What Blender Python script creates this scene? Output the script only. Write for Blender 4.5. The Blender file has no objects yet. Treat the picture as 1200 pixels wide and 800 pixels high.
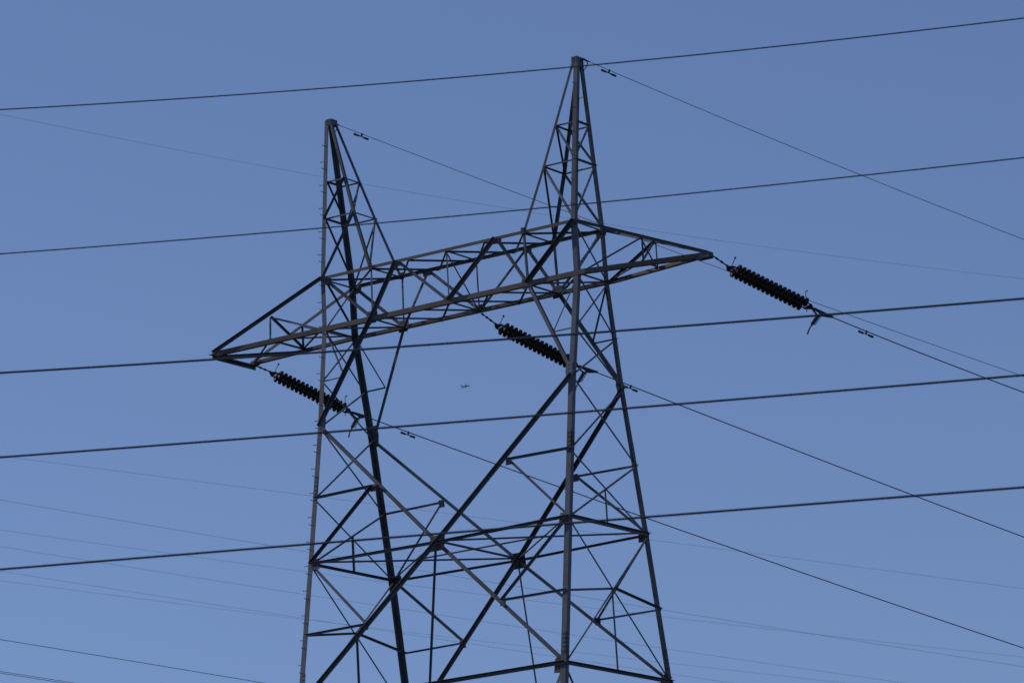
import bpy, bmesh, math, random
from mathutils import Vector, Matrix
rnd = random.Random(7)
S = bpy.context.scene
COL = S.collection

# ------------------------------------------------------------------ camera
CAM_POS = Vector((68.343, -101.826, 1.6))
CAM_R = ((0.827227, 0.558892, -0.057759), (0.177625, -0.162603, 0.970572), (-0.533053, 0.813142, 0.233783))
F_PX = 5057.9
cd = bpy.data.cameras.new("camera")
cam = bpy.data.objects.new("camera", cd); COL.objects.link(cam)
r, u, f = (Vector(v) for v in CAM_R)
M = Matrix((r, u, -f)).transposed().to_4x4(); M.translation = CAM_POS
cam.matrix_world = M
cd.sensor_fit = 'HORIZONTAL'; cd.sensor_width = 36.0; cd.lens = F_PX / 1200 * 36.0
cd.clip_start = 0.5; cd.clip_end = 90000
cd.dof.use_dof = True; cd.dof.focus_distance = 106.0; cd.dof.aperture_fstop = 4.5
S.camera = cam

# ------------------------------------------------------------------ light
SUN_TO = Vector((-0.97, -0.20, 0)).normalized(); SUN_EL = math.radians(24)
W = bpy.data.worlds.new("World"); S.world = W; W.use_nodes = True
nt = W.node_tree; nt.nodes.clear()
sky = nt.nodes.new('ShaderNodeTexSky'); sky.sky_type = 'NISHITA'; sky.sun_disc = False
sky.sun_elevation = SUN_EL; sky.sun_rotation = math.atan2(SUN_TO.x, SUN_TO.y)
sky.altitude = 0; sky.air_density = .8; sky.dust_density = 0.0; sky.ozone_density = 3.2
bg = nt.nodes.new('ShaderNodeBackground'); bg.inputs['Strength'].default_value = 0.13
wo = nt.nodes.new('ShaderNodeOutputWorld')
tint = nt.nodes.new('ShaderNodeMixRGB'); tint.blend_type = 'MULTIPLY'; tint.inputs[0].default_value = 1
tint.inputs[2].default_value = (1.11, 1.275, 1.76, 1)       # the camera's cool white balance
gam = nt.nodes.new('ShaderNodeGamma'); gam.inputs[1].default_value = .64     # softer fall-off from horizon to zenith
nt.links.new(sky.outputs[0], gam.inputs[0]); nt.links.new(gam.outputs[0], tint.inputs[1]); nt.links.new(tint.outputs[0], bg.inputs[0]); nt.links.new(bg.outputs[0], wo.inputs[0])
sl = bpy.data.lights.new("sun", 'SUN'); sl.energy = 2.0; sl.angle = math.radians(0.53); sl.color = (1.0, 0.95, 0.89)
so = bpy.data.objects.new("sun", sl); COL.objects.link(so)
sd = Vector((SUN_TO.x*math.cos(SUN_EL), SUN_TO.y*math.cos(SUN_EL), math.sin(SUN_EL)))
so.rotation_euler = sd.to_track_quat('Z', 'Y').to_euler(); so.location = (0, 0, 80)
S.view_settings.view_transform = 'Standard'; S.view_settings.look = 'None'
S.view_settings.gamma = 1; S.view_settings.use_curve_mapping = False
S.view_settings.exposure = -0.43

# ------------------------------------------------------------------ materials
def mat(name, c0, c1, rough=.6, metal=0.0, scale=6.0, stain=None, stain_amt=.35, bump=.0, spec=.5, vary=0):
    m = bpy.data.materials.new(name); m.use_nodes = True
    t = m.node_tree; n = t.nodes; L = t.links; b = n['Principled BSDF']
    tc = n.new('ShaderNodeTexCoord')
    no = n.new('ShaderNodeTexNoise'); no.inputs['Scale'].default_value = scale; no.inputs['Detail'].default_value = 6
    L.new(tc.outputs['Object'], no.inputs['Vector'])
    cr = n.new('ShaderNodeValToRGB'); cr.color_ramp.elements[0].position = .3; cr.color_ramp.elements[1].position = .7
    cr.color_ramp.elements[0].color = (*c0, 1); cr.color_ramp.elements[1].color = (*c1, 1)
    L.new(no.outputs['Fac'], cr.inputs[0]); out = cr.outputs[0]
    if stain:
        n2 = n.new('ShaderNodeTexNoise'); n2.inputs['Scale'].default_value = scale*.45; n2.inputs['Detail'].default_value = 9; n2.inputs['Roughness'].default_value = .7
        L.new(tc.outputs['Object'], n2.inputs['Vector'])
        r2 = n.new('ShaderNodeValToRGB'); r2.color_ramp.elements[0].position = 1-stain_amt-.12; r2.color_ramp.elements[1].position = 1-stain_amt+.1
        L.new(n2.outputs['Fac'], r2.inputs[0])
        mx = n.new('ShaderNodeMixRGB'); mx.inputs[2].default_value = (*stain, 1)
        L.new(r2.outputs[0], mx.inputs[0]); L.new(out, mx.inputs[1]); out = mx.outputs[0]
    if vary:            # every bar comes from another galvanising batch
        oi = n.new('ShaderNodeObjectInfo'); mr = n.new('ShaderNodeMapRange'); mr.inputs['To Min'].default_value = 1-vary; mr.inputs['To Max'].default_value = 1+vary
        hv = n.new('ShaderNodeHueSaturation'); L.new(oi.outputs['Random'], mr.inputs['Value']); L.new(mr.outputs[0], hv.inputs['Value'])
        L.new(out, hv.inputs['Color']); out = hv.outputs[0]
    L.new(out, b.inputs['Base Color'])
    rr = n.new('ShaderNodeMapRange'); rr.inputs['To Min'].default_value = rough-.1; rr.inputs['To Max'].default_value = rough+.12
    L.new(no.outputs['Fac'], rr.inputs['Value']); L.new(rr.outputs[0], b.inputs['Roughness'])
    b.inputs['Metallic'].default_value = metal; b.inputs['Specular IOR Level'].default_value = spec
    if bump:
        bp = n.new('ShaderNodeBump'); bp.inputs['Strength'].default_value = bump
        L.new(no.outputs['Fac'], bp.inputs['Height']); L.new(bp.outputs[0], b.inputs['Normal'])
    return m
STEEL = mat('galvanised_steel', (.088, .096, .114), (.135, .142, .162), .6, .25, 2.2, stain=(.085, .06, .045), stain_amt=.40, spec=.3, vary=.3)
CHORD = mat('weathered_steel', (.125, .105, .085), (.17, .15, .13), .65, .2, 2, stain=(.15, .085, .05), stain_amt=.44, spec=.3, vary=.15)
RUST = mat('rust_streaked_steel', (.085, .075, .07), (.12, .11, .10), .75, .1, 7, stain=(.15, .075, .04), stain_amt=.46, spec=.2)
GLAZE = mat('brown_glazed_porcelain', (.016, .011, .010), (.03, .02, .016), .5, 0, 30, spec=.3)
FIT = mat('dark_forged_fitting', (.035, .034, .035), (.07, .068, .066), .6, .3, 20, spec=.3)
WIRE = mat('weathered_aluminium_strand', (.075, .078, .09), (.11, .112, .125), .6, .3, 3, spec=.3)
FARWIRE = mat('dull_aluminium_strand', (.07, .07, .075), (.10, .10, .10), .6, .3, 1, spec=.3)
CONC = mat('concrete', (.28, .27, .25), (.38, .36, .33), .9, 0, 3)
JET = mat('airliner_paint', (.10, .09, .09), (.15, .14, .14), .4, 0, .2)
GROUND = mat('dry_grass', (.05, .055, .025), (.12, .10, .05), .95, 0, .15, stain=(.10, .075, .045), stain_amt=.42)

# ------------------------------------------------------------------ helpers
def link(name, bm, material, parent=None, smooth=False):
    bmesh.ops.recalc_face_normals(bm, faces=bm.faces)
    me = bpy.data.meshes.new(name); bm.to_mesh(me); bm.free()
    if smooth:
        for p in me.polygons: p.use_smooth = True
    me.materials.append(material)
    o = bpy.data.objects.new(name, me); COL.objects.link(o)
    if parent: o.parent = parent
    return o
def tag(o, label, cat, group=None):
    o['label'] = label; o['category'] = cat
    if group: o['group'] = group
    return o
def empty(name, loc=(0, 0, 0)):
    o = bpy.data.objects.new(name, None); COL.objects.link(o); o.location = loc; o.empty_display_size = .3
    return o
def loft(bm, rings):
    vs = [[bm.verts.new(p) for p in rg] for rg in rings]
    n = len(vs[0])
    for a, b in zip(vs, vs[1:]):
        for i in range(n): bm.faces.new((a[i], a[(i+1) % n], b[(i+1) % n], b[i]))
    bm.faces.new(vs[0][::-1]); bm.faces.new(vs[-1])
def tube(bm, pts, rad, seg=8):
    pts = [Vector(p) for p in pts]; rings = []; ref = None
    for i, p in enumerate(pts):
        d = (pts[min(i+1, len(pts)-1)] - pts[max(i-1, 0)]).normalized()
        if ref is None: ref = Vector((0, 0, 1)) if abs(d.z) < .9 else Vector((1, 0, 0))
        a = d.cross(ref).normalized(); b = a.cross(d).normalized(); ref = b
        rr = rad[i] if isinstance(rad, (list, tuple)) else rad
        rings.append([p + (a*math.cos(k*2*math.pi/seg) + b*math.sin(k*2*math.pi/seg))*rr for k in range(seg)])
    loft(bm, rings)
def box(bm, c, ax, ay, az, sx, sy, sz):
    c = Vector(c); q = []
    for z in (-.5, .5):
        q.append([c + ax*sx*x + ay*sy*y + az*sz*z for x, y in ((-.5, -.5), (.5, -.5), (.5, .5), (-.5, .5))])
    loft(bm, q)
def lathe(bm, prof, axis='X', seg=20):
    rings = []
    for x, rad in prof:
        rings.append([Vector((x, rad*math.cos(k*2*math.pi/seg), rad*math.sin(k*2*math.pi/seg))) for k in range(seg)])
    loft(bm, rings)
def angle(bm, p, q, n, w, mode='o', t=None, gap=0.0, up=1, trim=(0, 0)):
    """steel angle from p to q lying on a face with outward normal n; the outstanding flange
    stands on the upper edge, outward ('o') or inward ('i')"""
    p, q, n = Vector(p), Vector(q), Vector(n)
    d = (q-p).normalized(); p = p + d*trim[0]; q = q - d*trim[1]
    n = (n - d*n.dot(d)).normalized(); s = d.cross(n)
    if s.z*up < 0 or (abs(s.z) < 1e-3 and s.y < 0): s = -s
    t = t or max(.006, w*.11)
    e = rnd.uniform(0, .0025)
    if mode == 'o': o0, k = .004+gap+e, 1
    else: o0, k = -.020-gap-e, -1
    sec = [(-w/2, 0), (w/2, 0), (w/2, w), (w/2-t, w), (w/2-t, t), (-w/2, t)]
    loft(bm, [[c + s*a + n*(o0 + k*b) for a, b in sec] for c in (p, q)])
def bolt(bm, c, n, s=.017, h=.014):
    n = Vector(n).normalized(); a = n.orthogonal().normalized(); b = n.cross(a)
    loft(bm, [[Vector(c) + n*z + (a*math.cos(k*math.pi/3)+b*math.sin(k*math.pi/3))*s for k in range(6)] for z in (0, h)])

# ------------------------------------------------------------------ ground
bm = bmesh.new()
bmesh.ops.create_circle(bm, cap_ends=True, segments=96, radius=40000)
g = link('ground', bm, GROUND); g['kind'] = 'structure'

# ------------------------------------------------------------------ the lattice tower
T = empty('transmission_tower')
tag(T, 'grey steel lattice transmission tower with two pointed peaks and a long pointed crossarm', 'pylon')
V = {'AP': (4.519, .135, 38.84), 'P1o': (4.480, .375, 36.843), 'P1i': (3.782, .390, 36.843), 'P2o': (4.495, .545, 35.665), 'P2i': (3.375, .560, 35.665),
     'To': (4.484, .785, 33.795), 'Ti': (2.713, .800, 33.795), 'Jo': (1.763, .800, 33.79), 'Bo': (4.500, .806, 32.235), 'Bi': (2.757, .806, 32.235), 'Wa': (4.449, 1.341, 29.166),
     'M1': (4.483, 1.746, 26.963), 'M1d': (2.373, 1.746, 26.990), 'L': (4.500, 2.075, 24.970), 'N1': (4.524, 2.455, 22.838), 'N1d': (2.345, 2.455, 22.850),
     'N': (4.530, 2.775, 20.758), 'X1': (0, 2.085, 24.914), 'TM': (0, .800, 33.79), 'BM': (0, .806, 32.235),
     'TL': (8.515, .934, 32.164), 'TR': (8.345, 0, 32.160), 'APi': (4.38, .132, 38.84), 'S1': (4.48, 1.080, 30.600), 'S1d': (3.699, 1.080, 30.605),
     'LT': (6.471, .835, 32.960), 'LB': (6.489, .865, 32.215), 'RT': (6.448, .375, 32.984), 'RB': (6.447, .390, 32.215),
     'O': (4.56, 4.35, 11.0), 'G': (4.62, 6.15, .25)}
def P(n, sx=1, sy=1, mid=None): v = V[n]; return Vector((v[0]*sx, v[1]*sy, v[2]))
def lerp(a, b, k): return a + (b-a)*k
NEAR, FAR = Vector((0, -1, 0)), Vector((0, 1, 0))

def leg_ring(c, fx, fy, w, t):
    """L section in the horizontal plane: heel at c, flanges along fx and fy"""
    X, Y = Vector((fx, 0, 0)), Vector((0, fy, 0))
    return [c, c+X*w, c+X*w+Y*t, c+X*t+Y*t, c+X*t+Y*w, c+Y*w]
legs = {}
for sx in (-1, 1):
    for sy in (-1, 1):
        bm = bmesh.new()
        ch = [('AP', .135), ('P2o', .14), ('To', .145), ('Bo', .15), ('Wa', .158), ('L', .162), ('N', .170), ('O', .18), ('G', .19)]
        hs = Vector((-.075 if sx < 0 else .02, 0, 0))
        loft(bm, [leg_ring(P(n, sx, sy)+hs*(2 if n in 'NOG' and sx < 0 else 1), -sx, -sy, w, .016) for n, w in ch])
        o = link('leg', bm, STEEL, T); legs[(sx, sy)] = o
        # inner leg of the peak
        bm = bmesh.new()
        loft(bm, [leg_ring(P(n, sx, sy), sx, -sy, w, .011) for n, w in (('APi', .085), ('P2i', .088), ('Ti', .09))])
        link('peak_leg', bm, STEEL, T)
        bm = bmesh.new()
        c = P('G', sx, sy)
        box(bm, (c.x-sx*.08, c.y-sy*.08, .15), Vector((1, 0, 0)), Vector((0, 1, 0)), Vector((0, 0, 1)), .9, .9, .5)
        link('footing', bm, CONC, T)
def on_leg(sx, sy, z):
    ch = ['AP', 'P2o', 'To', 'Bo', 'Wa', 'L', 'N', 'O', 'G']
    for a, b in zip(ch, ch[1:]):
        A, B = P(a, sx, sy), P(b, sx, sy)
        if B.z <= z <= A.z: return lerp(A, B, (A.z-z)/(A.z-B.z)) + Vector((-.075 if sx < 0 else .02, 0, 0))
    return P('G', sx, sy)
# step bolts up the near outer legs
def step_bolt(leg, c, d):
    bm = bmesh.new(); d = Vector(d)
    tube(bm, [c - d*.02, c + d*.165, c + d*.17 + Vector((0, 0, .03))], .009, 6)
    link('step_bolt', bm, FIT, leg, True)
for sx, z0, zmin in ((-1, 38.0, 10.0), (1, 38.0, 33.9)):
    k = 0; z = z0
    while z > zmin:
        c = on_leg(sx, -1, z)
        if k % 2 == 0: step_bolt(legs[(sx, -1)], c + Vector((-sx*.05, 0, 0)), (0, -1, 0))
        else: step_bolt(legs[(sx, -1)], c + Vector((0, .05, 0)), (sx, 0, 0))
        z -= .27 if k % 2 else .47; k += 1
# splice plates on the legs
for sx, sy, z in ((-1, -1, 27.35), (1, -1, 27.2), (1, -1, 21.35), (1, 1, 21.4), (-1, 1, 27.3), (-1, 1, 21.5), (-1, -1, 21.4), (1, 1, 27.3)):
    c = on_leg(sx, sy, z); bm = bmesh.new()
    dn = (on_leg(sx, sy, z+.3) - on_leg(sx, sy, z-.3)).normalized()
    X, Y = Vector((-sx, 0, 0)), Vector((0, -sy, 0))
    for a, b in ((X, Y), (Y, X)):
        box(bm, c + a*.08 - b*.008, a, b, dn, .13, .012, .62)
        for k in range(5):
            for m in (.05, .115): bolt(bm, c + a*m - b*.014 + dn*(-.25+.125*k), -b)
    link('splice_plate', bm, STEEL, legs[(sx, sy)])

def brace(name, p, q, n, w, mode='i', gap=0.0, up=1, m=None, par=None, trim=(0, 0)):
    bm = bmesh.new(); angle(bm, p, q, n, w, mode, None, gap, up, trim); return link(name, bm, m or STEEL, par or T)

# peaks: struts and single diagonals on four faces
for sx in (-1, 1):
    side = Vector((sx, 0, 0)); inn = Vector((-sx, 0, .3))
    for lv in ('P1', 'P2'):
        for sy in (-1, 1): brace('peak_strut', P(lv+'o', sx, sy), P(lv+'i', sx, sy), (0, sy, 0), .05, 'i' if sy < 0 else 'o')
        brace('peak_strut', P(lv+'o', sx, -1), P(lv+'o', sx, 1), side, .055, 'o' if sx > 0 else 'i')
        brace('peak_strut', P(lv+'i', sx, -1), P(lv+'i', sx, 1), inn, .05, 'i')
    for a, b in (('P1', 'P2'), ('P2', 'T')):
        wide = .055 if a == 'P1' else .062
        for sy in (-1, 1): brace('peak_brace', P(a+'i', sx, sy), P(b+'o', sx, sy), (0, sy, 0), wide, ('o' if sx < 0 else 'i') if sy < 0 else 'o')
        s = -1 if sx < 0 else 1     # single diagonals of the side faces turn round the axis
        brace('peak_brace', P(a+'o', sx, s), P(b+'o', sx, -s), side, .045, 'i')
        brace('peak_brace', P(a+'i', sx, -s), P(b+'i', sx, s), inn, .045, 'i')
    # cap at the top of the peak
    bm = bmesh.new(); c = (P('AP', sx, 1)+P('AP', sx, -1))/2 + Vector((-sx*.08, 0, -.02)); kh = .34 if sx > 0 else .20; kw = .22 if sx > 0 else .20
    X, Y, Z = Vector((1, 0, 0)), Vector((0, 1, 0)), Vector((0, 0, 1))
    for s in (-1, 1):
        box(bm, c + Vector((0, s*.149, .04-kh/2)), X, Y, Z, kw, .012, kh)
        for k in range(3 if sx > 0 else 2):
            for m in (-.06, .06): bolt(bm, c + Vector((m, s*.155, -.02-.1*k)), (0, s, 0))
        box(bm, c + Vector((s*.085, 0, .02-kh*.38)), X, Y, Z, .012, .28, kh*.76)
    box(bm, c + Vector((0, 0, .03)), X, Y, Z, .19, .27, .014)
    link('peak_cap', bm, STEEL, T)
    for sy in (-1, 1):
        pass

# crossarm chords
def chord(pts, dz, sy, w, m, name='crossarm_chord'):
    bm = bmesh.new(); t = .014; rings = []
    for p in pts:
        p = Vector(p) + Vector((0, sy*.018, 0))
        A, B = Vector((0, 0, dz)), Vector((0, -sy, 0))
        rings.append([p, p+A*w, p+A*w+B*t, p+A*t+B*t, p+A*t+B*w, p+B*w])
    loft(bm, rings); return link(name, bm, m, T)
TIP = P('TR')
for sy in (-1, 1):
    tl = P('TL', -1, sy); tr = TIP + Vector((0, sy*.03, 0))
    chord([P('To', -1, sy)+Vector((-.12, 0, .04)), P('To', 1, sy)+Vector((.12, 0, .04))], -1, sy, .095, CHORD)
    chord([P('Bo', -1, sy)+Vector((-.25, 0, -.07)), P('Bo', 1, sy)+Vector((.25, 0, -.07))], 1, sy, .145, CHORD)
    chord([tl+Vector((-.1, 0, -.05)), P('Bo', -1, sy)+Vector((-.25, 0, -.07))], 1, sy, .14, CHORD)
    chord([P('Bo', 1, sy)+Vector((.25, 0, -.07)), tr+Vector((.06, 0, -.07))], 1, sy, .14, CHORD)
    brace('crossarm_chord', tl+Vector((-.05, 0, .05)), P('To', -1, sy)+Vector((-.02, 0, 0)), (0, sy, 0), .095, 'o', .012)
    brace('crossarm_chord', P('To', 1, sy), tr+Vector((.06, 0, .05)), (0, sy, 0), .09, 'o', .012)

# crossarm webs
for sy in (-1, 1):
    n = Vector((0, sy, 0)); near = sy < 0
    dk, lt = ('o', 'i') if near else ('i', 'o')
    wb = .095
    A, E = -1, 1
    brace('web_brace', P('To', A, sy), P('Bi', A, sy), n, .085, lt)
    brace('web_brace', P('Bi', A, sy), P('Jo', A, sy), n, .11 if near else .085, dk if near else lt, .006)
    brace('web_brace', P('Jo', A, sy), P('BM', 1, sy), n, .08, lt)
    brace('web_brace', P('BM', 1, sy), P('Jo', E, sy), n, .11 if near else .08, dk if near else lt, .006)
    brace('web_brace', P('Jo', E, sy), P('Bi', E, sy), n, .08, lt)
    brace('web_brace', P('Bi', E, sy), P('To', E, sy), n, .12 if near else .09, dk if near else lt, .006)
    for s in (-1, 1): brace('web_post', P('Ti', s, sy), P('Bi', s, sy), n, .06, lt, .004)
    brace('web_post', P('TM', 1, sy), P('BM', 1, sy), n, .05, 'i', .004)
    # waist struts: chord node down to the outer leg
    for s in (-1, 1):
        dark = near and s < 0
        brace('waist_brace', P('Bi', s, sy), P('Wa', s, sy), n, .11 if dark else .10, 'o' if dark or not near else 'i', .006)
# cross frames (diagonals inside the arm) and plan bracing in both chord planes
UP, DN = Vector((0, 0, 1)), Vector((0, 0, -1))
for s in (-1, 1):
    brace('cross_frame_brace', P('To', s, -1), P('Bo', s, 1), (s, 0, 0), .05, 'i')
    brace('cross_frame_brace', P('To', s, 1), P('Bo', s, -1), (s, 0, 0), .05, 'i', .03)
brace('cross_frame_brace', P('TM', 1, -1), P('BM', 1, 1), (1, 0, 0), .045, 'i')
for lv, n, w in (('T', UP, .05), ('B', DN, .055)):
    xo, xi, z = V[lv+'o'][0], V[lv+'i'][0], V[lv+'o'][2] + (.0 if lv == 'T' else -.045)
    xs = [-xo, -xi, -xi/2, 0, xi/2, xi, xo]; yy = .80
    Q = lambda i, s: Vector((xs[i], s*yy, z))
    for i in range(7):
        if i in (2, 4): continue
        brace('plan_strut', Q(i, -1), Q(i, 1), n, w*1.05, 'i', 0)
    for i in range(6):
        brace('plan_brace', Q(i, -1), Q(i+1, 1), n, w, 'i', .012)
        brace('plan_brace', Q(i+1, -1), Q(i, 1), n, w*.9, 'o' if lv == 'B' else 'i', .03 if lv == 'T' else 0)
# tips
tl = {s: P('TL', -1, s) for s in (-1, 1)}
brace('tip_beam', tl[-1]+Vector((0, -.1, -.07)), tl[1]+Vector((0, .1, -.07)), (-1, 0, 0), .15, 'o', m=STEEL)
brace('tip_beam', tl[-1]+Vector((.14, -.02, -.09)), tl[1]+Vector((.14, .02, -.09)), (0, 0, -1), .11, 'o', m=STEEL)
for s in (-1, 1):
    n = Vector((0, s, 0)); md = 'i'
    brace('tip_post', P('LT', -1, s), P('LB', -1, s), n, .065 if s < 0 else .05, md)
    brace('tip_brace', P('LT', -1, s), P('Bo', -1, s)+Vector((-.1, 0, 0)), n, .06, md)
    brace('tip_post', P('RT', 1, s), P('RB', 1, s), n, .06 if s < 0 else .045, md if s < 0 else 'o')
    brace('tip_brace', P('RT', 1, s), P('Bo', 1, s)+Vector((.12, 0, 0)), n, .055 if s < 0 else .085, md)
brace('tip_brace', P('LT', -1, -1), P('LB', -1, 1), (-1, 0, 0), .065, 'i')
brace('tip_brace', P('LB', -1, -1), P('LB', -1, 1), DN, .07, 'i')
brace('tip_brace', P('LB', -1, -1), tl[1]+Vector((.05, 0, -.03)), DN, .065, 'i', .01)
brace('tip_brace', tl[-1]+Vector((.15, 0, -.05)), P('LB', -1, 1), DN, .085, 'o')
brace('tip_brace', P('LB', -1, -1), P('Bo', -1, 1), DN, .05, 'i', .02)
brace('tip_brace', P('LB', -1, 1), P('Bo', -1, -1), DN, .05, 'i', .04)
brace('tip_brace', P('RT', 1, -1), P('RB', 1, 1), (1, 0, 0), .05, 'i')
brace('tip_brace', P('RB', 1, -1), P('RT', 1, 1), (1, 0, 0), .05, 'i', .02)
brace('tip_brace', P('RB', 1, -1), P('RB', 1, 1), DN, .055, 'i')
brace('tip_brace', P('RB', 1, -1), P('Bo', 1, 1)+Vector((.1, 0, 0)), DN, .055, 'i', .02)

# body panels
MID = Vector((0, 0, 0))
for sy in (-1, 1):
    n = Vector((0, sy*.98, .17)); near = sy < 0
    x1 = P('X1', 1, sy)
    # main X: one diagonal leans left, the other right
    brace('main_diagonal', P('Wa', -1, sy), x1, n, .10, 'i'); brace('main_diagonal', x1, P('N', 1, sy), n, .10, 'i')
    brace('main_diagonal', P('Wa', 1, sy), x1, n, .11, 'o' if near else 'i'); brace('main_diagonal', x1, P('N', -1, sy), n, .11, 'o' if near else 'i', .02)
    for s in (-1, 1):
        fm = 'i' if near else 'o'
        brace('face_strut', P('M1', s, sy), P('M1d', s, sy), n, .068, 'o' if near else fm, .01)
        dk = near and s < 0
        brace('face_brace', P('M1d', s, sy), P('L', s, sy), n, .085 if dk else .062, 'o' if dk else fm, .01)
        brace('face_strut', P('L', s, sy), x1, n, .075, 'o' if near else 'i', .012)
        brace('face_brace', P('L', s, sy), P('N1d', s, sy), n, .07, 'o' if near and s > 0 else fm, .01)
        brace('face_strut', P('N1', s, sy), P('N1d', s, sy), n, .06, 'o', .01)
        brace('face_strut', P('S1', s, sy), P('S1d', s, sy), n, .045, 'i', .01)
        brace('face_brace', P('Bo', s, sy), P('S1d', s, sy), n, .042, 'i', .02)
    brace('face_strut', P('N', -1, sy), P('N', 1, sy), n, .10, 'o' if near else 'i', .02)
    nm = Vector((0, sy*V['N'][1], V['N'][2]))
    brace('hanger', x1, nm, n, .055, 'o' if near else 'i', .02)
    # lower panels down to the footings
    for s in (-1, 1):
        brace('main_diagonal', P('N', s, sy), Vector((0, sy*V['O'][1], V['O'][2])), n, .10, 'i')
        brace('main_diagonal', Vector((0, sy*V['O'][1], V['O'][2])), P('G', s, sy), n, .10, 'i')
    brace('face_strut', P('O', -1, sy), P('O', 1, sy), n, .09, 'i', .02)
for s in (-1, 1):
    n = Vector((s, 0, 0)); rt = s > 0
    def xbrace(a, b, w, mode='i', wide=None):
        brace('side_brace', P(a, s, -1), P(b, s, 1), n, w, 'i' if rt else 'o'); brace('side_brace', P(a, s, 1), P(b, s, -1), n, wide or w, 'o' if rt else 'i', .012)
    xbrace('Bo', 'S1', .052); xbrace('S1', 'Wa', .055); xbrace('Wa', 'M1', .056, wide=.06); xbrace('M1', 'L', .056, wide=.062); xbrace('L', 'N', .05, wide=.055)
    xbrace('N', 'O', .07); xbrace('O', 'G', .08)
    brace('side_strut', P('L', s, -1), P('L', s, 1), n, .10 if rt else .075, 'o' if rt else 'i', .02)
    brace('side_strut', P('N', s, -1), P('N', s, 1), n, .10, 'o' if rt else 'i', .02)
    brace('side_strut', P('O', s, -1), P('O', s, 1), n, .10, 'i', .02)
    # crossing of the upper X and its hanger, crossing of the lower X and its two struts
    def cross(a, b):
        A, B = P(a, s, -1), P(b, s, 1); k = V[a][1]/(V[a][1]+V[b][1]); return lerp(A, B, k)
    c = cross('M1', 'L'); m = (P('L', s, -1)+P('L', s, 1))/2
    brace('hanger', c, m, n, .055, 'i', .01)
    c = cross('L', 'N'); m = (P('N', s, -1)+P('N', s, 1))/2
    brace('hanger', c, m, n, .055, 'i', .01)
    for sy in (-1, 1): brace('side_strut', c, P('N1', s, sy), n, .065, 'o' if rt and sy > 0 else 'i', .015)
# plan bracing at the crossing level
a, b, c, d = P('L', -1, -1), P('L', -1, 1), P('L', 1, -1), P('L', 1, 1)
xn, xf = P('X1', 1, -1), P('X1', 1, 1)
brace('plan_brace', xn, xf, DN, .07, 'i', .01)
for p, q in ((a, xf), (b, xn), (xn, d), (xf, c)): brace('plan_brace', p, q, DN, .055, 'i', .02)
def isect(p1, q1, p2, q2):
    den = (q1.x-p1.x)*(q2.y-p2.y)-(q1.y-p1.y)*(q2.x-p2.x); k = ((p2.x-p1.x)*(q2.y-p2.y)-(p2.y-p1.y)*(q2.x-p2.x))/den
    return lerp(p1, q1, k)
brace('plan_brace', isect(a, xf, b, xn), isect(xn, d, xf, c), DN, .05, 'i', .035)

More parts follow.
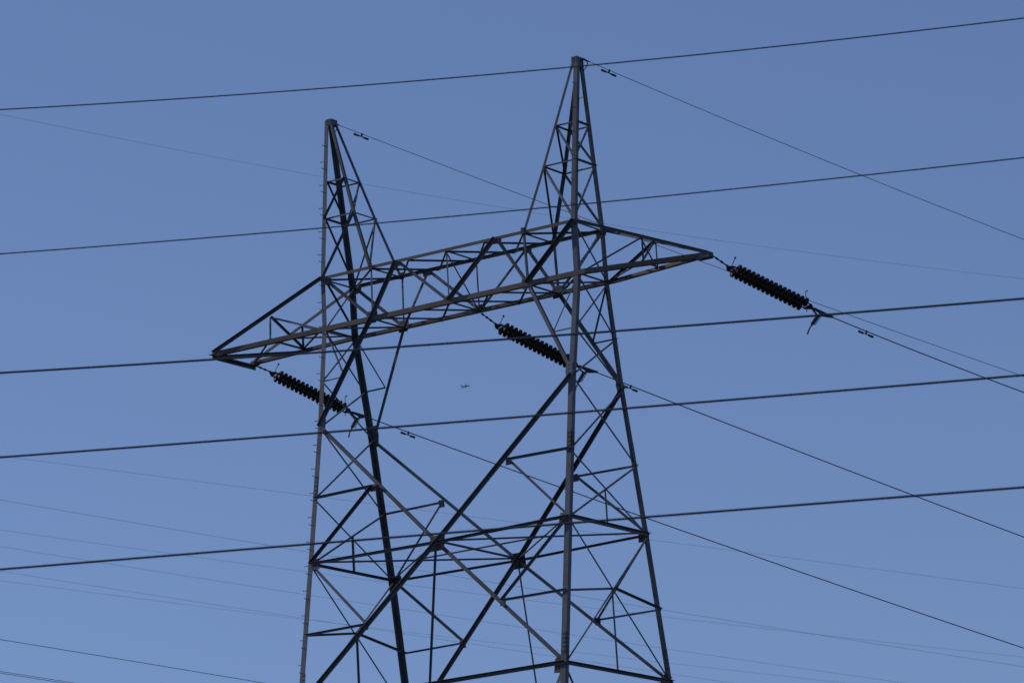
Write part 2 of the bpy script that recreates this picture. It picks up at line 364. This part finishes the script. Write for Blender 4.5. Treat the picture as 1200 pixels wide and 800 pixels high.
# gusset plates with bolt heads
def gusset(c, n, poly, upv=(0, 0, 1), m=None, off=.012, bolts=(), name='gusset_plate'):
    n = Vector(n).normalized(); upv = Vector(upv); upv = (upv - n*upv.dot(n)).normalized()
    ri = upv.cross(n); ri = ri if ri.x > 0 or (abs(ri.x) < .01 and ri.y > 0) else -ri
    c = Vector(c) + n*off; bm = bmesh.new()
    loft(bm, [[c + ri*x + upv*y + n*z for x, y in poly] for z in (-.006, .006)])
    for x, y in bolts:
        for s in (-1, 1): bolt(bm, c + ri*x + upv*y + n*s*.006, n*s)
    return link(name, bm, m or STEEL, T)
def grid(x0, x1, nx, y0, y1, ny):
    return [(x0+(x1-x0)*i/max(1, nx-1), y0+(y1-y0)*j/max(1, ny-1)) for i in range(nx) for j in range(ny)]
for sy in (-1, 1):
    n = Vector((0, sy, 0)); of = .020 if sy < 0 else -.012
    for s in (-1, 1):
        gusset(P('Bi', s, sy)+Vector((0, 0, .03)), n, [(-.17, -.17), (.13, -.17), (.20, -.02), (.19, .18), (-.15, .2), (-.2, .05)], off=-.010, bolts=grid(-.12, .12, 3, -.11, .12, 3))
        gusset(P('To', s, sy)+Vector((-s*.1, 0, -.06)), n, [(-.22, .1), (.22, .1), (.16, -.1), (.02, -.18), (-.16, -.1)], off=-.010, bolts=grid(-.12, .12, 4, -.05, .05, 2))
        gusset(P('Jo', s, sy)+Vector((s*.03, 0, -.05)), n, [(-.18, .09), (.18, .09), (.14, -.11), (-.14, -.11)], off=-.010, bolts=grid(-.1, .1, 3, -.05, .03, 2))
        gusset(P('Ti', s, sy)+Vector((0, 0, .02)), n, [(-.05, .10), (.05, .10), (.075, -.05), (.04, -.11), (-.04, -.11), (-.075, -.05)], off=.016, bolts=grid(-.03, .03, 2, -.08, .09, 3))
        gusset(P('Wa', s, sy)+Vector((-s*.08, 0, .05)), Vector((0, sy, .1)), [(s*x, y) for x, y in ((-.10, -.26), (.08, -.3), (.11, -.12), (.10, .34), (-.09, .38), (-.15, .1))], off=.012 if sy < 0 else -.026, bolts=grid(-.06, .06, 2, -.2, .25, 5))
        gusset(P('M1d', s, sy)+Vector((0, 0, -.05)), Vector((0, sy, .17)), [(-.1, .12), (.1, .12), (.09, -.1), (-.09, -.1)], off=-.012, bolts=grid(-.05, .05, 2, -.05, .05, 2))
        gusset(P('N1d', s, sy)+Vector((s*.03, 0, -.03)), Vector((0, sy, .17)), [(-.1, .1), (.1, .1), (.09, -.12), (-.09, -.12)], off=-.012, bolts=grid(-.05, .05, 2, -.05, .05, 2))
        gusset(P('N', s, sy)+Vector((-s*.08, 0, .0)), Vector((0, sy, .17)), [(s*x, y) for x, y in ((-.28, -.24), (.05, -.28), (.06, .24), (-.10, .27), (-.26, .16))], m=RUST, off=-.012, bolts=grid(-.12, .12, 3, -.12, .15, 4))
        gusset(P('L', s, sy)+Vector((-s*.1, 0, -.02)), Vector((0, sy, .17)), [(s*x, y) for x, y in ((-.24, -.15), (.13, -.17), (.13, .17), (-.2, .17))], off=-.012, bolts=grid(-.08, .08, 2, -.08, .08, 3))
    gusset(P('BM', 1, sy)+Vector((0, 0, .03)), n, [(-.19, -.1), (.19, -.1), (.2, .05), (.12, .15), (-.12, .15), (-.2, .05)], off=-.010, bolts=grid(-.13, .13, 4, -.05, .06, 2))
    gg = gusset(P('X1', 1, sy), Vector((0, sy, .17)), [(-.25, -.24), (.25, -.24), (.25, .23), (-.25, .23)], m=RUST, off=-.012, bolts=grid(-.12, .12, 3, -.1, .12, 3))
    gg['label'] = 'rust-stained square gusset plate where the main diagonals cross'
# tip plates
gusset(TIP+Vector((.05, 0, -.02)), (0, -1, 0), [(-.2, -.1), (.08, -.08), (.15, -.11), (.15, .04), (.07, .09), (-.2, .1)], off=0, bolts=grid(-.12, .1, 4, -.05, .05, 2), name='tip_plate')
gusset(TIP+Vector((-.02, -.1, -.02)), (0, -1, 0), [(-.3, -.09), (.14, -.09), (.14, .08), (-.3, .1)], off=0, bolts=grid(-.25, .1, 6, -.055, .055, 2), name='tip_plate')
gusset(TIP+Vector((-.02, .1, -.02)), (0, 1, 0), [(-.3, -.09), (.14, -.09), (.14, .08), (-.3, .1)], off=0, bolts=grid(-.25, .1, 6, -.055, .055, 2), name='tip_plate')
for s in (-1, 1):
    gusset(tl[s]+Vector((.02, 0, .0)), (0, s, 0), [(-.15, -.1), (.25, -.08), (.3, .1), (-.02, .1)], off=-.01, bolts=grid(-.05, .2, 4, -.04, .05, 2), name='tip_plate')

# ------------------------------------------------------------------ insulator strings
H = Vector((0.562898, 0.832352, 0))
def disc_mesh():
    bm = bmesh.new()
    lathe(bm, [(-.074, .014), (-.072, .050), (-.050, .062), (-.042, .082), (-.034, .110), (-.020, .128), (.006, .134), (.034, .134), (.046, .128), (.048, .116), (.056, .108), (.044, .098), (.056, .086), (.044, .074), (.056, .060), (.050, .036), (.076, .022), (.078, .014)], seg=28)
    o = link('insulator_disc', bm, GLAZE, None, True); me = o.data; bpy.data.objects.remove(o); return me
DISC = disc_mesh()
def string(attach, z1, s1, slope, end, label, n=16, pitch=.1468):
    """attach: tower point; (s1, z1) first disc centre in the string's vertical plane"""
    root = empty('insulator_string', attach)
    sl_ = math.radians(slope); ca, sa = math.cos(sl_), math.sin(sl_)
    ax = H*ca - Vector((0, 0, sa)); uz = H*sa + Vector((0, 0, ca)); uy = uz.cross(ax)
    root.rotation_euler = Matrix((ax, uy, uz)).transposed().to_euler()
    tag(root, label, 'insulator', 'double strings of dark insulator discs')
    u0 = s1*ca - z1*sa; w0 = s1*sa + z1*ca       # first disc in (along, up)
    X, Y, Z = Vector((1, 0, 0)), Vector((0, 1, 0)), Vector((0, 0, 1)); SEP = .205
    bm = bmesh.new(); ye = Vector((u0-.26, 0, w0+.02))
    tube(bm, [(0, 0, 0), ye], .021, 8)
    for k in (0.04, .35, .62, .96):
        c = ye*k; tube(bm, [c-ye.normalized()*.035, c+ye.normalized()*.035], .034, 8)
    link('link_rod', bm, FIT, root, True)
    def yoke(u, d, name):
        bm = bmesh.new()
        pts = [(u, -.05), (u, .05), (u+d*.13, SEP+.05), (u+d*.17, SEP+.04), (u+d*.17, -SEP-.04), (u+d*.13, -SEP-.05)]
        loft(bm, [[Vector((a, b, w0+z)) for a, b in pts] for z in (-.011, .011)])
        for s in (-1, 1): tube(bm, [(u+d*.12, s*SEP, w0), (u+d*.24, s*SEP, w0)], [.028, .02], 8)
        tube(bm, [(u+d*.03, 0, w0-.03), (u+d*.03, 0, w0+.03)], .03, 8)
        return link(name, bm, FIT, root)
    yoke(u0-.29, 1, 'yoke_plate')
    ul = u0 + pitch*(n-1)
    yoke(ul+.33, -1, 'yoke_plate')
    for s in (-1, 1):
        for k in range(n):
            o = bpy.data.objects.new('insulator_disc', DISC); COL.objects.link(o); o.parent = root
            o.location = (u0+pitch*k, s*SEP, w0)
    # arcing horns: rods ending in a small ball
    bm = bmesh.new()
    p = [(u0-.16, .0, w0+.0), (u0-.16, 0, w0+.06), (u0-.14, 0, w0+.36)]
    tube(bm, p, .011, 6); bmesh.ops.create_icosphere(bm, subdivisions=2, radius=.032, matrix=Matrix.Translation(p[-1]))
    link('arcing_horn', bm, FIT, root, True)
    bm = bmesh.new()
    p = [(ul+.20, 0, w0-.17), (ul+.17, 0, w0), (ul+.06, 0, w0+.20), (ul-.03, 0, w0+.39), (ul+.01, 0, w0+.42)]
    tube(bm, p, .011, 6); bmesh.ops.create_icosphere(bm, subdivisions=2, radius=.026, matrix=Matrix.Translation(p[-1]))
    link('arcing_horn', bm, FIT, root, True)
    # strain clamp: wedge with a lower arm, bolted jumper tail hanging from it
    b0 = ul+.33
    e = Matrix((ax, uy, uz)) @ (Vector(end) - attach)          # where the conductor starts, in the string's frame
    a0 = Vector((b0, 0, w0)); cx = (e-a0).normalized(); cy = Vector((0, 1, 0)); cz = cx.cross(cy); ln = (e-a0).length
    K = lambda x, z, y=0: a0 + cx*x + cy*y + cz*z
    bm = bmesh.new()
    loft(bm, [[K(x, z, y) for x, z in ((-.03, .035), (.07, .05), (ln-.05, .025), (ln+.06, .02), (ln+.06, -.02), (ln-.05, -.05), (.36, -.10), (.20, -.03), (.0, -.01))] for y in (-.032, .032)])
    tube(bm, [K(.0, 0), K(.11, -.08), K(.22, -.14)], .026, 6)
    tube(bm, [K(.34, -.06), K(.23, -.16)], .035, 6)
    link('strain_clamp', bm, FIT, root)
    bm = bmesh.new()
    p0, p1 = K(.23, -.12), K(.11, -.46); d = (p1-p0)
    tube(bm, [p0, p1], [.052, .042], 8)
    for k in range(6):
        c = p0 + d*(.12+.15*k); tube(bm, [c-cx*.06, c+cx*.10], .015, 6)
    link('jumper_lug', bm, FIT, root)
    bm = bmesh.new()
    tube(bm, [p1, p1-cz*.06-cx*.02, p1-cz*.18-cx*.05, p1-cz*.32-cx*.06], [.024, .021, .021, .025], 8)
    link('jumper_tail', bm, WIRE, root, True)
    return root
# ------------------------------------------------------------------ wires
def run(name, P0, co, s0, s1, h, rad, m, label, cat, group=None, n=64, seg=8):
    P0 = Vector(P0); h = Vector(h); bm = bmesh.new()
    pts = []
    for i in range(n+1):
        s = s0+(s1-s0)*i/n; pts.append(P0 + h*s + Vector((0, 0, (co[0]*s+co[1])*s+co[2])))
    o = None
    mid = pts[0].copy()
    tube(bm, [p-mid for p in pts], rad, seg)
    o = link(name, bm, m, None, True); o.location = mid
    return tag(o, label, cat, group)
LINES = {'cR': ((8.412, 0, 32.185), (.003563, -.38387, -.3403), 3.55, 26),
         'cM': ((0, .801, 32.270), (.000702, -.35514, -.5099), 3.50, 34),
         'cL': ((-8.515, .934, 32.164), (.000742, -.33787, -.3308), 3.45, 42),
         'eL': ((-4.519, 0, 38.735), (.000861, -.33061, .0931), .14, 40),
         'eR': ((4.519, 0, 38.735), (.001552, -.36408, .1041), .14, 30)}
def on_line(k, q):
    P0, co, s0, s1 = LINES[k]; return Vector(P0) + H*q + Vector((0, 0, (co[0]*q+co[1])*q+co[2]))
string(Vector((8.412, 0, 32.185))+H*.052+Vector((0, 0, -.023)), -.454, .739, 23.6, on_line('cR', 3.66), 'double string of dark discs strung from the sharp right tip of the crossarm')
string(Vector((-8.515, .934, 32.164))+H*.079+Vector((0, 0, -.031)), -.324, .731, 25.0, on_line('cL', 3.58), 'double string of dark discs strung from the blunt left tip of the crossarm')
string(Vector((0, .801, 32.27))+H*.064+Vector((0, 0, -.13)), -.43, .657, 24.9, on_line('cM', 3.56), 'double string of dark discs strung from the middle of the crossarm')
for k, rad, nm, lab in (('cR', .0165, 'conductor', 'dark conductor running down right from the insulators on the right crossarm tip'),
                        ('cM', .0165, 'conductor', 'dark conductor running down right from the insulators at the crossarm middle'),
                        ('cL', .0165, 'conductor', 'dark conductor running down right from the insulators on the left crossarm tip'),
                        ('eL', .0095, 'earth_wire', 'thin earth wire running down right from the top of the left peak'),
                        ('eR', .0095, 'earth_wire', 'thin earth wire running down right from the top of the right peak')):
    P0, co, s0, s1 = LINES[k]
    run(nm, P0, co, s0, s1, H, rad, WIRE, lab, 'earth wire' if nm == 'earth_wire' else 'power line',
        'earth wires from the peaks' if nm == 'earth_wire' else 'conductors of the tower')
# clevis fittings of the earth wires
for k in ('eL', 'eR'):
    P0, co, s0, s1 = LINES[k]; P0 = Vector(P0); sx = 1 if k == 'eR' else -1
    bm = bmesh.new(); e = P0 + H*.2 + Vector((0, 0, co[1]*.2+co[2]))
    tube(bm, [P0+Vector((0, .1, .06)), P0+H*.13+Vector((0, 0, .06)), e, e+(H*.12+Vector((0, 0, -.04)))], [.03, .035, .028, .016], 8)
    tube(bm, [e, e+H*.05+Vector((0, 0, -.1)), e+H*.0+Vector((0, 0, -.2)), P0+Vector((0, .12, -.3))], .014, 6)
    link('earth_wire_clamp', bm, FIT, T)
# vibration dampers
def damper(k, s, rad, label):
    P0, co, s0, s1 = LINES[k]; P0 = Vector(P0)
    c = P0 + H*s + Vector((0, 0, (co[0]*s+co[1])*s+co[2])); slope = 2*co[0]*s+co[1]
    root = empty('vibration_damper', c); ax = (H + Vector((0, 0, slope))).normalized()
    uy = Vector((0, 0, 1)).cross(ax).normalized(); uz = ax.cross(uy)
    root.rotation_euler = Matrix((ax, uy, uz)).transposed().to_euler()
    tag(root, label, 'damper', 'dumbbell vibration dampers on the wires')
    bm = bmesh.new(); box(bm, (0, 0, -.035), Vector((1, 0, 0)), Vector((0, 1, 0)), Vector((0, 0, 1)), .05, .045, .115)
    link('clamp', bm, FIT, root)
    bm = bmesh.new(); tube(bm, [(-.22, 0, -.088), (0, 0, -.08), (.22, 0, -.088)], .013, 6); link('messenger_cable', bm, FIT, root)
    for sgn in (-1, 1):
        bm = bmesh.new(); lathe(bm, [(-.095, .012), (-.09, .028), (-.06, .034), (.06, .030), (.09, .026), (.10, .010)], seg=14)
        o = link('weight', bm, FIT, root, True); o.location = (sgn*.158, 0, -.088); o.scale.x = -sgn
damper('eL', 1.02, .01, 'small dumbbell damper on the thin wire just right of the left peak')
damper('eR', .92, .01, 'small dumbbell damper on the thin wire just right of the right peak')
damper('cR', 4.76, .016, 'dumbbell damper on the wire beyond the right-hand insulators')
damper('cM', 4.68, .016, 'dumbbell damper on the middle wire beside the right rear leg')
damper('cL', 4.95, .016, 'dumbbell damper on the lowest sloping wire between the two masts')

# another circuit crossing in front, nearer the camera
HC = (0.97365, 0.205772, 0)
CR = [((35.294, -51.412, 16.095), (.002019, -.08265, 4.0139), -8.13, 7.88, .0100, 'highest wire rising to the right, crossing the right peak just below its top'),
      ((36.360, -53.038, 15.627), (.001211, -.06557, 1.8722), -7.94, 7.45, .0095, 'thin wire rising to the right across the lower part of both peaks'),
      ((38.492, -56.290, 14.692), (.000781, -.07458, .0357), -7.47, 6.80, .0150, 'thick wire rising to the right past the left crossarm tip'),
      ((39.558, -57.917, 14.224), (.000358, -.06062, -.9710), -7.24, 6.47, .0140, 'thick wire rising to the right across the waist of the tower'),
      ((40.624, -59.543, 13.757), (-.000159, -.05144, -2.2757), -7.02, 6.12, .0140, 'lowest wire rising to the right, crossing where the main diagonals meet')]
for P0, co, a, b, rad, lab in CR:
    w = b-a; run('overhead_wire', P0, co, a-w*.8, b+w*.8, HC, rad, WIRE, lab, 'power line', 'wires crossing in front of the tower')

# distant circuits behind, sloping down to the right
HF = (0.671364, 0.74552, 0)
FAR_LINES = [((-107.564, 166.511, 78.748), (.000632, -.15498, 10.591), -38.81, 42.27, .0085, 'hair-thin distant wire sloping behind both peaks'),
     ((-91.573, 142.116, 71.735), (-.000027, -.13789, -12.866), -36.01, 36.37, .0080, 'hair-thin distant wire starting on the left by the fourth thick wire'),
     ((-86.242, 133.985, 69.397), (.000129, -.17458, -16.81), -34.89, 34.66, .0095, 'faint distant wire third from the top of the faint ones at the left edge'),
     ((-115.56, 178.708, 82.255), (.000224, -.13627, -20.967), -41.58, 41.31, .0085, 'faint distant wire fourth from the top of the faint ones at the left edge'),
     ((-91.573, 142.116, 71.735), (.000153, -.16311, -20.2), -36.19, 26.87, .0080, 'faint distant wire fifth from the top of the faint ones at the left edge'),
     ((-91.573, 142.116, 71.735), (.000088, -.16565, -21.888), -36.24, 13.98, .0080, 'faint distant wire that starts at the lowest thick wire on the left edge'),
     ((-118.225, 182.773, 83.424), (.000153, -.13319, -25.05), -42.31, 26.23, .0080, 'faint distant wire just under the lowest thick wire at the left edge'),
     ((-43.598, 68.934, 50.694), (-.0002, -.19128, -18.998), -25.47, -12.91, .0150, 'darker thin wire sloping through the bottom left corner, upper of the corner wires'),
     ((-40.933, 64.868, 49.526), (0, -.17671, -19.777), -24.90, -21.42, .0130, 'upper wire of the close pair in the extreme bottom left corner'),
     ((-41.466, 65.681, 49.759), (0, -.17615, -19.938), -25.03, -21.76, .0130, 'lower wire of the close pair in the extreme bottom left corner')]
for i, (P0, co, a, b, rad, lab) in enumerate(FAR_LINES):
    w = b-a if i < 7 else 30
    run('distant_wire', P0, co, a-w*.35, b+w*(.35 if i < 7 else .6), HF, rad*(.96 if i < 7 else 1), FARWIRE, lab, 'power line', 'faint distant wires behind the tower', seg=6)

# ------------------------------------------------------------------ airliner
RAY = Vector((-.543749, .808717, .224306)); DIST = 15500
pl = empty('airplane', CAM_POS + RAY*DIST); tag(pl, 'tiny distant jet airliner in the open sky between the two masts', 'airplane')
R_ = Vector(CAM_R[0]); U_ = Vector(CAM_R[1]); F_ = Vector(CAM_R[2])
ax = (R_*.82 + U_*.11 + F_*.52).normalized(); uz = (U_ - ax*U_.dot(ax)).normalized()
tilt = Matrix.Rotation(math.radians(-24), 3, ax); uz = tilt @ uz; uy = uz.cross(ax)
pl.rotation_euler = Matrix((ax, uy, uz)).transposed().to_euler()
bm = bmesh.new(); lathe(bm, [(-17, .4), (-14, 1.0), (-8, 1.9), (12, 2.0), (16, 1.5), (18.5, .3)], seg=16); link('fuselage', bm, JET, pl, True)
def slab(name, a, b, ca, cb, th, thin):
    bm = bmesh.new(); a, b = Vector(a), Vector(b); t = Vector(thin)
    loft(bm, [[a, a+Vector((ca, 0, 0)), a+Vector((ca, 0, 0))+t*th, a+t*th], [b, b+Vector((cb, 0, 0)), b+Vector((cb, 0, 0))+t*th*.5, b+t*th*.5]])
    return link(name, bm, JET, pl)
for s in (-1, 1):
    slab('wing', (-3, s*1.5, -.8), (-7, s*17, .8), 7, 2, .8, (0, 0, 1)); slab('winglet', (-7, s*17, .8), (-8.5, s*17.5, 3.4), 2, 1, .3, (0, 1, 0))
    slab('tailplane', (-15.5, s*.6, .4), (-17.5, s*6.5, .9), 3.5, 1.6, .4, (0, 0, 1))
    bm = bmesh.new(); lathe(bm, [(-2.2, .6), (-1.2, 1.05), (1.4, 1.2), (2.2, 1.0)], seg=12); e = link('engine', bm, JET, pl, True); e.location = (2.5, s*5.6, -1.7)
slab('tail_fin', (-16, -.2, 1.0), (-18.5, -.2, 7.2), 5, 2.2, .4, (0, 1, 0))
